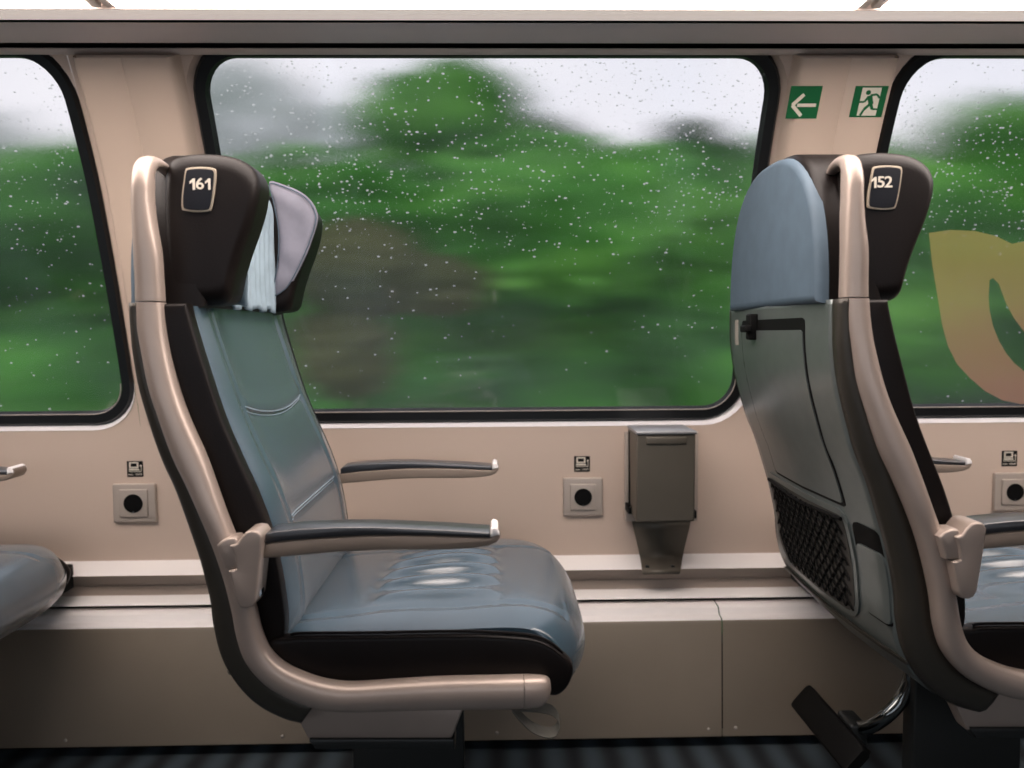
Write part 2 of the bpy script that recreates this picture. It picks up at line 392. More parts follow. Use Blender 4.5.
# pillar panels, proud of the wall
PD = .034
def pillar(n, xa, xb):
    z0, z1 = zb-.0, ZC+.483; nz = 22; V = []
    prof = [(-.004,.0),(0.0,PD-.012),(.004,PD-.004),(.010,PD)]
    full = [(xa+u, d) for u, d in prof]+[((xa+xb)/2-.002,PD),((xa+xb)/2,PD-.0015),((xa+xb)/2+.002,PD)]+[(xb-u, d) for u, d in reversed(prof)]
    for j in range(nz+1):
        z = z0+(z1-z0)*j/nz; s = min(1, max(0, (z-z0)/.20)); s = s*s*(3-2*s)
        for x, d in full: V.append(onwall(x, z, d*s+.001))
    return obj('trim_%d' % n, V, grid_faces(nz+1, len(full)), 'pillar', kind='structure', smooth=50)
pillar(1, -.709, -.541); pillar(2, .525, .697)

# lower wall: sloped sill, groove, second sill, black gap (all along the carriage)
def run(name, prof, m, xa=X0, xb=X1, kind='structure', parent=None):
    V = [(x, y, z) for y, z in prof for x in (xa, xb)]
    return obj(name, V, grid_faces(len(prof), 2), m, parent, smooth=25, kind=kind)
def pz(py, Y): return (Y, P(500, py, Y).z)
run('trim_3', [pz(556,1.62), pz(557.5,1.616), pz(570,1.574), pz(571.2,1.571), pz(571.2,1.574)], 'alu')
run('trim_4', [pz(569,1.60), pz(581,1.603), pz(581.6,1.600), pz(590.5,1.600)], 'groove')
run('trim_5', [pz(590.5,1.600), pz(591,1.598), pz(598.5,1.571), pz(600.5,1.568), pz(601,1.58), pz(598,1.63)], 'alu')
run('trim_6', [pz(598,1.612), pz(606,1.590)], 'black')
hp = [pz(602.8,1.592), pz(603.2,1.582), pz(609.5,1.554), pz(610.3,1.552), pz(617.2,1.545), pz(618.2,1.542), pz(621.2,1.530), pz(623.2,1.527)]
seam = P(720,680,1.535).x
for n, (xa, xb) in enumerate(((X0, seam-.0012),(seam+.0012, X1))):
    t = thing('heater_cover', ((xa+xb)/2, 1.55, 0), 'brushed grey-brown heater cover panel '+('left of the vertical seam, under the middle window' if n == 0 else 'right of the vertical seam, behind the black footrest'), 'heater cover')
    t.location.x = max(-1.0, min(1.0, t.location.x))
    run('top_ledge', hp, 'alu', xa, xb, None, t)
    zz = P(500,740,1.515).z
    run('front_panel', [(1.527, pz(623.2,1.527)[1]), (1.525, pz(623.2,1.527)[1]-.006), (1.515, zz), (1.545, zz)], 'heater', xa, xb, None, t)
    for sx, sy in (((65,741),(282,737),(497,733.5),(709,730)) if n == 0 else ((736,728.5),)):
        c = P(sx, sy, 1.5135)
        V, Fc = [], []
        for k in range(5):
            rr = .0042*math.cos(k/4*math.pi/2)+1e-4; V += [(c.x+rr*math.cos(a*math.pi/6), c.y+.004-.004*math.sin(k/4*math.pi/2), c.z+rr*math.sin(a*math.pi/6)) for a in range(12)]
        obj('screw', V, grid_faces(5, 12, True)+[list(range(48,60))], 'sock', t)
box('baseboard_back', (X0, X1, 1.556, 1.60, 0, .20), 'black', kind='structure', bev=0)
obj('floor', [(X0,-1.3,0),(X1,-1.3,0),(X1,1.62,0),(X0,1.62,0)], [[0,1,2,3]], 'carpet', kind='structure', smooth=0)

# upper: strip over window, dark slot, valance, edge profile, rack underside
run('trim_7', [pz(55,1.392), pz(53.5,1.378), pz(52.5,1.374), pz(48.5,1.366), pz(48,1.375)], 'roll')
run('trim_8', [pz(48.4,1.375), pz(46,1.372), pz(40,1.35)], 'black')
run('trim_9', [pz(40,1.36), pz(43.2,1.318), pz(42.2,1.305), pz(32,1.275), pz(23,1.240)], 'valance')
run('trim_10', [pz(23,1.240), pz(22.2,1.248), pz(21.2,1.245), pz(20.4,1.234)], 'rubber')
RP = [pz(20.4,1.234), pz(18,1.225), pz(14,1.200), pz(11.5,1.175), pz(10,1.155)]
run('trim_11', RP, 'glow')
zd = RP[-1][1]+.002
# rack underside carries the luminous panels; rack body above
box('luggage_rack_body', (X0, X1, .70, 1.155, zd+.02, zd+.10), 'ceil', bev=.01)
bpy.data.objects['luggage_rack_body'].name = 'trim_12'; bpy.data.objects['trim_12']['kind'] = 'structure'
run('trim_13', [(1.156, zd-.001), (1.150, zd+.020)], 'roll')
dv = [P(97,5,1.13).x, P(875,5,1.13).x]; W = dv[1]-dv[0]
cuts = [dv[0]-W, dv[0], dv[1], dv[1]+W]
names = ['left of the left roof joint','between the two roof joints, above the middle window','right of the right roof joint']
for i in range(3):
    a, b = cuts[i]+.017, cuts[i+1]-.017
    t = thing('ceiling_light', ((a+b)/2, .95, zd+.01), 'glowing white light panel under the rack, '+names[i], 'ceiling light')
    V, Fc = pillow(rrect(a, b, .74, 1.150, .006), zd-.004, zd+.016, .004, axis='z', step=.2)
    obj('diffuser', V, Fc, 'diff', t)
    obj('housing', *join(boxg(a,b,.732,.7395,zd,zd+.019), boxg(a-.013,a-.0005,.73,1.15,zd-.001,zd+.019), boxg(b+.0005,b+.013,.73,1.15,zd-.001,zd+.019)), 'roll', t)
# ceiling, far side wall with its windows, ends
obj('ceiling', [(X0,-1.2,1.95),(X1,-1.2,1.95),(X1,1.2,1.95),(X0,1.2,1.95)], [[0,1,2,3]], 'ceil', kind='structure', smooth=0)
obj('wall_left', [(X0,-1.2,0),(X0,1.62,0),(X0,1.62,1.3),(X0,1.2,1.95),(X0,-1.2,1.95)], [[0,1,2,3,4]], 'wall', kind='structure', smooth=0)
obj('wall_right', [(X1,-1.2,0),(X1,1.62,0),(X1,1.62,1.3),(X1,1.2,1.95),(X1,-1.2,1.95)], [[0,1,2,3,4]], 'wall', kind='structure', smooth=0)
YF = -1.2; wf = []
ow = [(-1.775,-.746),(-.526,.503),(.7085,1.737)]
wf.append(boxg(X0,X1,YF-.03,YF,0,.66)); wf.append(boxg(X0,X1,YF-.03,YF,1.34,1.95))
xx = [X0]+[v for q in ow for v in q]+[X1]
for k in range(0, 8, 2): wf.append(boxg(xx[k],xx[k+1],YF-.03,YF,.66,1.34))
obj('wall_front', *join(*wf), 'farwall', kind='structure', smooth=0)
obj('trim_14', [(X0,1.155,zd+.10),(X1,1.155,zd+.10),(X1,1.15,1.95),(X0,1.15,1.95)], [[0,1,2,3]], 'ceil', kind='structure', smooth=0)

# ------------------------------------------------------------------ signs
PD = .034
def on_pillar(x, z, d=0): return onwall(x, z, PD+.0012+d)
def wall_xz(px, py, d):
    "wall coordinates (x, z) of what the survey position shows on the surface d off the wall"
    Y = 1.4
    for _ in range(12):
        p = P(px, py, Y); zp = p.z-wn(p.z).z*d; Y = onwall(p.x, zp, d).y
    return Vector((p.x, Y, zp))
def pil_xz(px, py): return wall_xz(px, py, PD+.0012)
def sign(name, pxl, pxr, pyt, pyb, label, figs):
    c = pil_xz((pxl+pxr)/2, (pyt+pyb)/2); l = pil_xz(pxl, pyt); r = pil_xz(pxr, pyt); bt = pil_xz(pxl, pyb)
    w = r.x-l.x; h = l.z-bt.z; t = thing(name, c, label, 'sign')
    def mp(u, v, d): return on_pillar(c.x-w/2+u*w, c.z-h/2+v*h, d)
    def grid(u0,u1,v0,v1,d):
        n = 5; V = [mp(u0+(u1-u0)*i, v0+(v1-v0)*j/n, d) for j in range(n+1) for i in (0,1)]; return V, grid_faces(n+1, 2)
    N=4; V=[];
    obj('sign_plate', *prism([(0,0),(1,0),(1,.25),(1,.5),(1,.75),(1,1),(0,1),(0,.75),(0,.5),(0,.25)], mp, 0, .001), 'green', t, smooth=0)
    for nm, m, polys, d in figs:
        obj(nm, *join(*[prism(pl, mp, .001, .001+d) for pl in polys]), m, t, smooth=0)
    return t
def bar(x0,y0,x1,y1,w):
    dx, dy = x1-x0, y1-y0; L = math.hypot(dx,dy); nx, ny = -dy/L*w/2, dx/L*w/2
    return [(x0+nx,y0+ny),(x0-nx,y0-ny),(x1-nx,y1-ny),(x1+nx,y1+ny)]
def disc(x,y,r,n=14): return [(x+r*math.cos(2*math.pi*k/n), y+r*math.sin(2*math.pi*k/n)) for k in range(n)]
arrow = [bar(.14,.42,.46,.75,.11), bar(.14,.42,.48,.09,.11), bar(.30,.42,.90,.42,.10)]
sign('direction_sign', 788.0, 819.5, 86, 118.5, 'green square sign with a pale arrow pointing left on the beige pillar', [('arrow','signw',arrow,.0006)])
man_bg = [[(.22,.05),(.80,.05),(.80,.95),(.22,.95)]]
man = [disc(.42,.80,.075), bar(.48,.70,.58,.42,.15), bar(.46,.68,.36,.50,.07), bar(.36,.50,.22,.50,.06), bar(.50,.71,.70,.74,.07), bar(.70,.74,.80,.62,.06),
       bar(.56,.44,.40,.26,.09), bar(.40,.26,.32,.06,.07), bar(.58,.42,.64,.27,.09), bar(.63,.27,.84,.26,.06)]
sign('emergency_exit_sign', 852.0, 885.0, 86, 117, 'green square emergency exit sign with a running figure in a doorway', [('doorway_panel','signw',man_bg,.0005),('running_figure','green',man,.0010)])

# ------------------------------------------------------------------ sockets and stickers on the wall below the windows
def lw(px, py, Y=1.62): return P(px, py, Y)
sock_lab = ['left of the 161 seat','between armrest and waste bin','right of the 152 seat']
for i, (cx, cy, x0, x1, y0, y1, sx, sy) in enumerate(((136,502,115.5,156.5,483,521.5,135.2,469),(582,495.5,563,602,477,515,582,464),(1011,491,991.5,1031,472,510,1009.3,458.5))):
    a = lw(x0,y1); b = lw(x1,y0); c = ((a.x+b.x)/2, 1.62, (a.z+b.z)/2); hw = (b.x-a.x)/2; hh = (b.z-a.z)/2
    wz = wy(c[2]); c = (c[0], wz, c[2])
    t = thing('power_socket', c, 'silver wall power socket with round black opening, '+sock_lab[i], 'power socket')
    obj('cover_plate', *pillow(rrect(c[0]-hw,c[0]+hw,c[2]-hh,c[2]+hh,.003,3), wz-.009, wz+.001, .0025, 'y', step=.02, bevhi=False), 'sock', t)
    q = hw*.66
    obj('socket_insert', *pillow(rrect(c[0]-q,c[0]+q,c[2]-q,c[2]+q,.002,3), wz-.0125, wz-.008, .0015, 'y', step=.02, bevhi=False), 'sock', t)
    r = hw*.45
    obj('socket_opening', *tube([(c[0],wz-.0135,c[2]),(c[0],wz-.011,c[2])], r, 28), 'black', t)
    obj('earth_clip', *boxg(c[0]-.0015,c[0]+.0015,wz-.0145,wz-.013,c[2]-r+.001,c[2]-r+.003), 'chrome', t)
    s = lw(sx, sy); h = .0165; y = wy(s.z)
    t = thing('laptop_sticker', (s.x,y,s.z), 'small black laptop pictogram sticker above the socket '+sock_lab[i], 'sticker')
    fm = lambda u,v,d: (s.x-h+2*h*u, y-d, s.z-h+2*h*v)
    obj('sticker_ground', *pillow(rrect(s.x-h,s.x+h,s.z-h,s.z+h,.0015,3), y-.0006, y+.0002, .0002, 'y', step=.05), 'black', t)
    fr = [[(.14,.58),(.14,.94),(.24,.94),(.24,.58)],[(.62,.58),(.62,.94),(.72,.94),(.72,.58)],[(.14,.86),(.14,.94),(.72,.94),(.72,.86)],[(.14,.56),(.14,.64),(.72,.64),(.72,.56)],
          [(.10,.42),(.14,.52),(.72,.52),(.78,.42)], bar(.10,.345,.90,.345,.035), bar(.88,.345,.88,.68,.03), disc(.86,.71,.06)]
    obj('laptop_symbol', *join(*[prism(pl, fm, .0006, .0010) for pl in fr]), 'signw', t, smooth=0)
    text('sticker_text', 'max. 150W', .0062, fm(.5,.16,.0007), ((1,0,0),(0,0,1)), 'signw', t, ext=.0002)

# ------------------------------------------------------------------ waste bin
yw = 1.62
t = thing('waste_bin', (P(660,480,1.6).x, 1.60, P(660,570,1.6).z), 'grey-brown metal waste bin with a lid, fixed to the wall right of the middle socket', 'waste bin')
def bx(px, Y): return P(px, 480, Y).x
def bz(py, Y): return P(660, py, Y).z
Yf = 1.50
fx0, fx1 = bx(636.5,Yf), bx(695.5,Yf)
ztop, zbot = bz(434.5,Yf), bz(522,Yf)
box('backplate', (bx(625.5,1.60), bx(698,1.60)+.002, 1.606, 1.6175, bz(522,1.6), bz(432,1.6)), 'sock', t, bev=.003)
# body: front face slightly tapered sides
V = [(fx0,Yf,zbot),(fx1-.001,Yf,zbot),(fx1,Yf,ztop),(fx0,Yf,ztop),(fx0+.002,1.602,zbot+.004),(fx1-.004,1.602,zbot+.004),(fx1,1.602,ztop),(fx0,1.602,ztop)]
bm_ = (V, [[0,1,2,3],[5,4,7,6],[0,4,5,1],[3,2,6,7],[0,3,7,4],[1,5,6,2]])
bo = obj('body', *bm_, 'bin', t, smooth=30)
mod = bo.modifiers.new('bevel', 'BEVEL'); mod.width = .003; mod.segments = 3
obj('lid', *pillow([(fx0-.001,Yf-.004),(fx1+.001,Yf-.004),(fx1+.001,1.604),(fx0-.001,1.604)], ztop, ztop+.007, .003, 'z', step=.05), 'binlid', t)
box('finger_grip', (fx0+.018, fx1-.018, Yf-.0035, Yf+.002, ztop-.019, ztop-.004), 'bin', t, bev=.0025)
obj('side_seal', *boxg(fx0-.0015, fx0+.001, 1.5785, 1.5835, zbot+.004, ztop-.004), 'black', t)
obj('hinge_block', *boxg(fx0-.006,fx0+.003,1.56,1.60,zbot+.002,zbot+.018,.002), 'black', t)
obj('hinge_block', *boxg(fx1-.003,fx1+.007,1.515,1.58,zbot+.002,zbot+.018,.002), 'black', t)
# strap bracket following the ledges
def bk(py, Y, hw): z = P(660,py,Y).z; xc = P(661,py,Y).x; return [(xc-hw, Y-.0035, z),(xc+hw, Y-.0035, z)]
prof = [(519,1.612,.062),(530,1.612,.059),(556,1.6105,.0475),(558,1.605,.047),(571,1.590,.041),(572.5,1.587,.040),(574,1.590,.039),(574.5,1.5915,.034)]
prof = [(519,1.6145,.062),(530,1.6145,.057),(547,1.6145,.0485),(555.5,1.6135,.045),(557.5,1.609,.044),(560,1.601,.043),(570,1.5675,.039),(572.0,1.5645,.0385),(573.6,1.5655,.037)]
V = []
for a in prof: V += bk(*a)
bo = obj('wall_bracket', V, grid_faces(len(prof), 2), 'bin', t, smooth=25); md = bo.modifiers.new('sol','SOLIDIFY'); md.thickness = .0025; md.offset = 0

for sx in (647, 672.5):
    c = P(sx, 566.5, 1.576); obj('bracket_screw', *tube([(c.x,c.y-.0045,c.z),(c.x,c.y+.004,c.z-.001)], .004, 12), 'dark', t)

# ------------------------------------------------------------------ seat
C0 = Vector((-.14, 1.22, 0))
seat = thing('train_seat', C0, 'blue leather train seat with grey headrest cover and number 161 on its brown side', 'train seat', 'single seats facing right along the windows')
def X(px, py, Y=1.0): return XZ(px, py, Y)

def yf(py): # front of the side rail, a little farther at the head than at the seat
    return .958 + .024*max(0, min(1, (520-py)/240))
# upper rail / grab handle
secs = []
for a, b, y, th in (((136.6,301.3),(164.6,301.3),.981,.032),((136,282),(163.4,281),.981,.032),((134.8,257),(161,246),.980,.033),((133.6,222),(156,222),.980,.034),((133.2,198),(153.2,198),.980,.034),((133.4,184),(153.2,184),.981,.034)):
    p, q = X(*a,y+th/2), X(*b,y+th/2); secs.append(((p[0]+q[0])/2, y+th/2, (p[1]+q[1])/2, (q[0]-p[0])/2, th/2))
xc_ = secs[-1][0]
secs += [(xc_,1.001,ZC+.204,.0118,.014),(xc_+.001,1.009,ZC+.2135,.0115,.011),(xc_+.001,1.022,ZC+.219,.0110,.008),(xc_+.002,1.041,ZC+.220,.0100,.006),(xc_+.003,1.062,ZC+.2165,.0080,.005),(xc_+.004,1.084,ZC+.208,.004,.003)]
c5 = catmull([Vector(q[:3]) for q in secs], 5); h5 = catmull([Vector((q[3],q[4],0)) for q in secs], 5); V = []
for k, (c, h) in enumerate(zip(c5, h5)):
    t = c5[min(k+1,len(c5)-1)]-c5[max(k-1,0)]; t.x = 0; nn = Vector((0,-t.z,t.y)).normalized()
    for m_ in range(20):
        a = 2*math.pi*m_/20; cc, ss = math.cos(a), math.sin(a); cc = math.copysign(abs(cc)**.85, cc); ss = math.copysign(abs(ss)**.85, ss)
        V.append(c+Vector((h.x*cc,0,0))+nn*h.y*ss)
obj('grab_handle', V, grid_faces(len(c5), 20, True)+[list(range(20))[::-1], list(range(len(V)-20,len(V)))], 'rail', seat, smooth=60)
lo = [((136.6,302.6),(164.8,302.6)),((138,325),(166.4,326)),((142,348),(170.3,352)),((149.2,385),(179,388)),((159.5,417),(189,417)),((173,455),(205,453)),
      ((187,484),(215,480)),((200.5,514),(227,514)),((214,546),(239.5,546)),((224.7,578),(249,577)),((232.3,607),(255.5,604)),((237.5,635),(262,631)),((247,660.5),(271,651)),
      ((266.5,683),(286,664.5)),((293,698.5),(305.5,673.5)),((322,708),(327,680)),((352,710.5),(352,682.5)),((395,709.5),(395,680)),((440,708.5),(440,677.3)),((498,707.8),(498,676)),((523.5,707),(523.5,675.5))]
obj('side_rail', *strip_loft([(X(*a,yf(a[1])+.017),X(*b,yf(a[1])+.017),yf(a[1])) for a,b in lo], .034, ex=2.5), 'rail', seat, smooth=60)
cp = [((524.2,707),(524.2,675.5)),((534,706.6),(537,675.4)),((541,705),(544,676.2)),((546,701.5),(548,678.5)),((549.3,697),(550.6,683)),((551,692),(551.4,688))]
obj('rail_end_cap', *strip_loft([(X(*a,.975),X(*b,.975),.958+.0015*i*i*.5,.034-.003*i) for i,(a,b) in enumerate(cp)], .034, ex=2.5), 'rail', seat, smooth=60)

# back shell surface
sh = [((129.5,303),(139,303)),((130.3,325),(142,325)),((132,352),(146,348)),((138.6,391),(156,388)),((151.7,435),(172,430)),((161.5,463),(186,458)),((174,490),(198,484)),((189.5,533),(214,527)),((199,562),(225,558)),
      ((208.5,601),(237,597)),((212.2,630),(243,626)),((220,660),(254,650)),((235,686),(268,668)),((256,707),(287,685)),((282,720.5),(306,694)),((299.4,725),(318,699))]
YA, YB = .990, 1.450
so = catmull([Vector((*X(*a,YA),0)) for a,b in sh], 4); si = catmull([Vector((*X(*b,YA),0)) for a,b in sh], 4)
cs = [(0,.985),(.45,.984),(.75,.986),(.90,.992),(.975,1.002),(1,1.016),(1.015,1.05),(1.06,1.12),(1.10,1.22)]
cs = cs+[(u, 2.44-y) for u, y in reversed(cs[:-1])]
V = []
for a, b in zip(so, si):
    for u, y in cs:
        k = min(u, 1); bow = (u-1)*.10 if u > 1 else 0
        V.append((b.x+(a.x-b.x)*k-bow, y, b.y+(a.y-b.y)*k))
nC = len(cs)
# split: side band (first 5 columns each side) and back panel
def cols(V, nC, c0, c1):
    R = len(V)//nC; return [V[r*nC+c] for r in range(R) for c in range(c0, c1+1)], grid_faces(R, c1-c0+1)
for nm, c0, c1, mm in (('back_shell',4,nC-5,'shell'),('shell_side',0,4,'shellside'),('shell_side',nC-5,nC-1,'shellside')):
    o = obj(nm, *cols(V, nC, c0, c1), mm, seat, smooth=60); md = o.modifiers.new('sol','SOLIDIFY'); md.thickness = .004; md.offset = 0
SHT = sorted([(p.y, p.x) for p in so])
# keep monotone section for patches
def shx(y, z):
    x = interp(SHT, z); v = abs(y-1.22)
    u = interp([(0,.010),(.10,.006),(.17,.0015),(.204,0),(.218,-.004)], v)
    return x - u
def patch(name, y0, y1, z0, z1, off, th, m, r=.006, nz=14, ny=8, parent=None, skew=0, bev=.001):
    """rounded slab lying on the outside of the shell; off = distance behind the shell face"""
    rs = r if isinstance(r, (list,tuple)) else [r]*4 # near-top? order: bottom y0, bottom y1, top y1, top y0
    V = []; rows = []
    zs = [z0+(z1-z0)*(.5-.5*math.cos(math.pi*j/nz)) for j in range(nz+1)]
    for d in (off, off+th):
        for z in zs:
            def ins(rb, rt):
                dd = max(0, rb-(z-z0)); k = rb-math.sqrt(max(0,rb*rb-dd*dd)) if dd > 0 else 0
                dd = max(0, rt-(z1-z)); k2 = rt-math.sqrt(max(0,rt*rt-dd*dd)) if dd > 0 else 0
                return max(k, k2)
            a = y0+ins(rs[0],rs[3]); b = y1-ins(rs[1],rs[2]); s = skew*(z-z0)/(z1-z0)
            for i in range(ny+1):
                y = a+(b-a)*i/ny + s; V.append((shx(y, z)-.002-d, y, z))
    n1 = (nz+1)*(ny+1); f = grid_faces(nz+1, ny+1); F2 = [[i+n1 for i in q][::-1] for q in f]
    rim = [i for i in range(ny+1)]+[(j+1)*(ny+1)-1 for j in range(1,nz+1)]+[nz*(ny+1)+i for i in range(ny-1,-1,-1)]+[j*(ny+1) for j in range(nz-1,0,-1)]
    side = [[rim[k], rim[(k+1)%len(rim)], rim[(k+1)%len(rim)]+n1, rim[k]+n1] for k in range(len(rim))]
    return obj(name, V, f+F2+side, m, parent or seat, smooth=35)
z0_ = ZC
tz1 = z0_+.006
tg = patch('tray_gap', 1.080, 1.3585, z0_-.2460, z0_+.020, -.001, .0018, 'black', .008)
ty = patch('folding_tray', 1.0845, 1.3495, z0_-.241, z0_+.003, .0003, .0022, 'shell', .007)
# latch
lx = shx(1.27, z0_+.012)
obj('tray_latch', *join(boxg(lx-.016, lx-.001, 1.262, 1.282, z0_-.012, z0_+.030, .003), boxg(lx-.024, lx-.012, 1.257, 1.287, z0_+.000, z0_+.012, .003)), 'black', seat)
patch('shell_label', 1.385, 1.405, z0_-.022, z0_+.022, .0001, .0005, 'sock', .002, ny=2)
# magazine net pocket and small side pocket
patch('pocket_rim', 1.088, 1.418, z0_-.418, z0_-.252, .0000, .0030, 'shell', [.045,.07,.02,.02])
patch('pocket_opening', 1.098, 1.409, z0_-.409, z0_-.262, .0022, .0015, 'netback', [.035,.06,.015,.012])
nets = []
def netpt(y, z, d=.0075): return Vector((shx(y, z)-d, y, z))
ya, yb, za, zb_ = 1.105, 1.402, z0_-.402, z0_-.268
step = .021
k = -20
segs = []
for s in (1, -1):
    for k in range(-14, 34):
        pts = []
        for j in range(13):
            z = za+(zb_-za)*j/12; y = ya+k*step*1.05+s*(z-za)*1.0
            lim = max(0, .055-(z-za))
            if ya <= y <= yb-lim*.9: pts.append(netpt(y, z))
        if len(pts) > 1: nets.append(tube(pts, .0017, 5, False))
nets.append(tube([netpt(ya-.006,zb_+.002),netpt(1.25,zb_-.004),netpt(yb+.004,zb_+.002)], .003, 8))
obj('magazine_net', *join(*nets), 'black', seat, smooth=60)
patch('side_pocket_opening', 1.002, 1.078, z0_-.392, z0_-.262, .0002, .0018, 'black', .016)
patch('side_pocket_flap', 1.006, 1.072, z0_-.388, z0_-.292, .0016, .0035, 'shell', .010)
patch('shell_bottom_rim', 1.0, 1.425, z0_-.4385, z0_-.432, .001, .005, 'shellside', .003)

# headrest -------------------------------------------------
HN = 1.030   # near side face
hs = [(-.465,0)]
def hz(z): return ZC+z
def sup(c, hw, hh, z0, ex=2.6, n=28):
    pts = []
    for k in range(n+1):
        t = math.pi*k/n; x = math.cos(t); s = math.sin(t)
        pts.append((c+hw*math.copysign(abs(x)**(2/ex), x), z0+hh*abs(s)**(2/ex)))
    return pts
arch = sup(1.213, .192, .2185, hz(.038), 2.5)
hx = X(129,290,1.03)[0]
obj('headrest_shell', *pillow(arch, hx+.003, hx+.020, .010, 'x', step=.01, bevhi=False), 'slate', seat, smooth=60)
arch2 = sup(1.222, .191, .224, hz(.036), 3.1)
obj('headrest_pad', *pillow(arch2, hx+.012, -.375, .012, 'x', step=.01), 'brown', seat, smooth=60)
wing_px = [(178,299),(174,240),(173,190),(177,164),(186,156.5),(200,153.8),(215,153.5),(232,155),(246,159),(257,166),(263.5,175),(266,187),(263.5,206),(257,229),(251,246),(246.5,260),(242,276),(239.2,290),(236,300),(226,305),(200,306),(186,304)]
def wing(y0, y1, bev, lo=True, hi=True, ymid=None):
    o = [v[:2] for v in catmull([Vector((X(a,b,1.072)[0],X(a,b,1.045)[1],0)) for a,b in wing_px], 3, True)]
    return puff(o, y0, y1, bev)
obj('headrest_wing', *wing(HN+.0015, 1.104, .020), 'brown', seat, smooth=70)
obj('headrest_wing', *wing(1.345, 1.432, .018), 'brown', seat, smooth=70)
# number plaque
pq = [X(*q, HN) for q in ((186.5,168.5),(215.5,168.5),(214.5,190),(211.5,211),(197,213),(182.5,210),(183.5,190))]
pqs = [v[:2] for v in catmull([Vector((*X(a,b,HN),0)) for a,b in ((188.5,168.2),(201,167.2),(213,168.2),(216.4,171.5),(215.8,184),(214.2,198),(212,208.6),(209,211.6),(197,212.4),(185,211),(182.2,208),(182.2,196),(184,182),(185.6,171.2))], 4, True)]
cx_, cz_ = sum(p[0] for p in pqs)/len(pqs), sum(p[1] for p in pqs)/len(pqs)
pl_in = [(cx_+(a-cx_)*.89, cz_+(b-cz_)*.915) for a,b in pqs]
obj('plaque_border', *pillow(pqs, HN-.0022, HN+.004, .001, 'y', step=.01), 'tan', seat)
plq = obj('number_plaque', *pillow(pl_in, HN-.0032, HN+.002, .0006, 'y', step=.01), 'plate', seat)
tp = P(199.8,184.2,HN-.0034)
seat_number('161', tp, seat)

# antimacassar: pleated centre cloth and quilted wing cover
V = []
nr, ncc = 26, 44
for j in range(nr+1):
    v = j/nr; z = hz(.040)+v*.194
    for i in range(ncc+1):
        u = i/ncc; y = 1.096+u*.250
        x = -.370+.004*math.sin(u*62+math.sin(v*5)*1.4)*(1-v*.7)*.7 + .03*max(0,(.5-u-.36)/.14)**2 + .010*max(0,(v-.8)/.2)**2*-1
        V.append((x, y, z+.003*math.sin(u*25)*(1-v)))
o = obj('headrest_cloth', V, grid_faces(nr+1, ncc+1), 'cloth', seat, smooth=70); md = o.modifiers.new('sol','SOLIDIFY'); md.thickness = .003
qpx = [(271,297),(276,262),(276.5,229),(271,198),(267,180),(282,183.3),(298,190),(308.6,198.5),(315,209),(316,221),(308.4,245),(298,268.5),(288,286.5),(281,294)]
qo = [v[:2] for v in catmull([Vector((*X(a,b,1.335),0)) for a,b in qpx], 3, True)]
# quilted: grid clipped by outline using radial fill
qc = Vector((sum(p[0] for p in qo)/len(qo), sum(p[1] for p in qo)/len(qo))); V = []; NR = 12; NQ = len(qo)
for k in range(NR+1):
    s = k/NR
    for p in qo:
        q = qc+(Vector(p)-qc)*s
        d = .0030*(math.sin((q.x*1.3+q.y)*75+math.sin(q.y*60)))*.5*(1-s**6) + .007*math.sqrt(max(0,1-s**4))
        V.append((q.x, 1.3475-d, q.y))
obj('quilted_cover', V, grid_faces(NR+1, NQ, True), 'quilt', seat, smooth=80)
obj('cover_hem', *tube([(qc.x+(p[0]-qc.x)*.945, 1.3415, qc.y+(p[1]-qc.y)*.945) for p in qo+[qo[0]]], .0009, 5, False), 'slate', seat)

# backrest --------------------------------------------------
ed = [(190,304),(194,320),(200,341),(211.6,378),(224.6,417),(240,453),(257,490),(269,522),(278,556),(284,590),(287,620),(283,640),(272,652)]
edge = [X(a,b,1.016) for a,b in ed]                       # x,z
ET = [(p.x, p.y) for p in catmull([Vector((z,x,0)) for x,z in edge], 6)]
def ex(z): return interp(ET, z)
BY0, BW = 1.012, .430
zt2, zb2 = hz(.0385), hz(-.405)
def bulge(z): return interp([(hz(-.45),.008),(hz(-.36),.014),(hz(-.25),.017),(hz(-.10),.015),(hz(.0),.011),(hz(.04),.009)], z)
def backx(u, z):
    e = abs(2*u-1); rim = (max(0,1-e**4))**.8
    b = bulge(z)
    cen = max(0, 1-(abs(u-.5)/.36)**6) if abs(u-.5) < .36 else 0
    x = ex(z)+b*rim - .007*cen*min(1, (zt2-z)/.02+.2)
    for c in (.13,.835): x -= .0035*math.exp(-((u-c)/.009)**2)
    if abs(u-.5) < .335:
        zs = hz(-.121)+.017*((u-.52)/.36)**2
        x -= .0035*math.exp(-((z-zs)/.004)**2); x += .0025*math.exp(-((z-zs-.016)/.012)**2)
        zs = hz(-.252)
        x -= .0035*math.exp(-((z-zs)/.004)**2)
    return x
V = []; nz, nu = 90, 64
for j in range(nz+1):
    z = zb2+(zt2-zb2)*j/nz
    for i in range(nu+1):
        u = i/nu; u = .5-.5*math.cos(math.pi*u) if False else u
        V.append((backx(u, z), BY0+BW*u, z))
fr = grid_faces(nz+1, nu+1)
n1 = len(V)
for j in range(nz+1):
    z = zb2+(zt2-zb2)*j/nz
    for i in (0, nu): V.append((ex(z)-.035, BY0+BW*i/nu, z))
for j in range(nz):
    a = n1+2*j; fr += [[j*(nu+1), (j+1)*(nu+1), a+2, a], [j*(nu+1)+nu, a+1, a+3, (j+1)*(nu+1)+nu], [a, a+2, a+3, a+1]]
fr += [list(range(nu+1))+[n1+1, n1], [nz*(nu+1)+i for i in range(nu+1)][::-1]+[n1+2*nz, n1+2*nz+1]]
obj('backrest', V, fr, 'blue', seat, smooth=70)
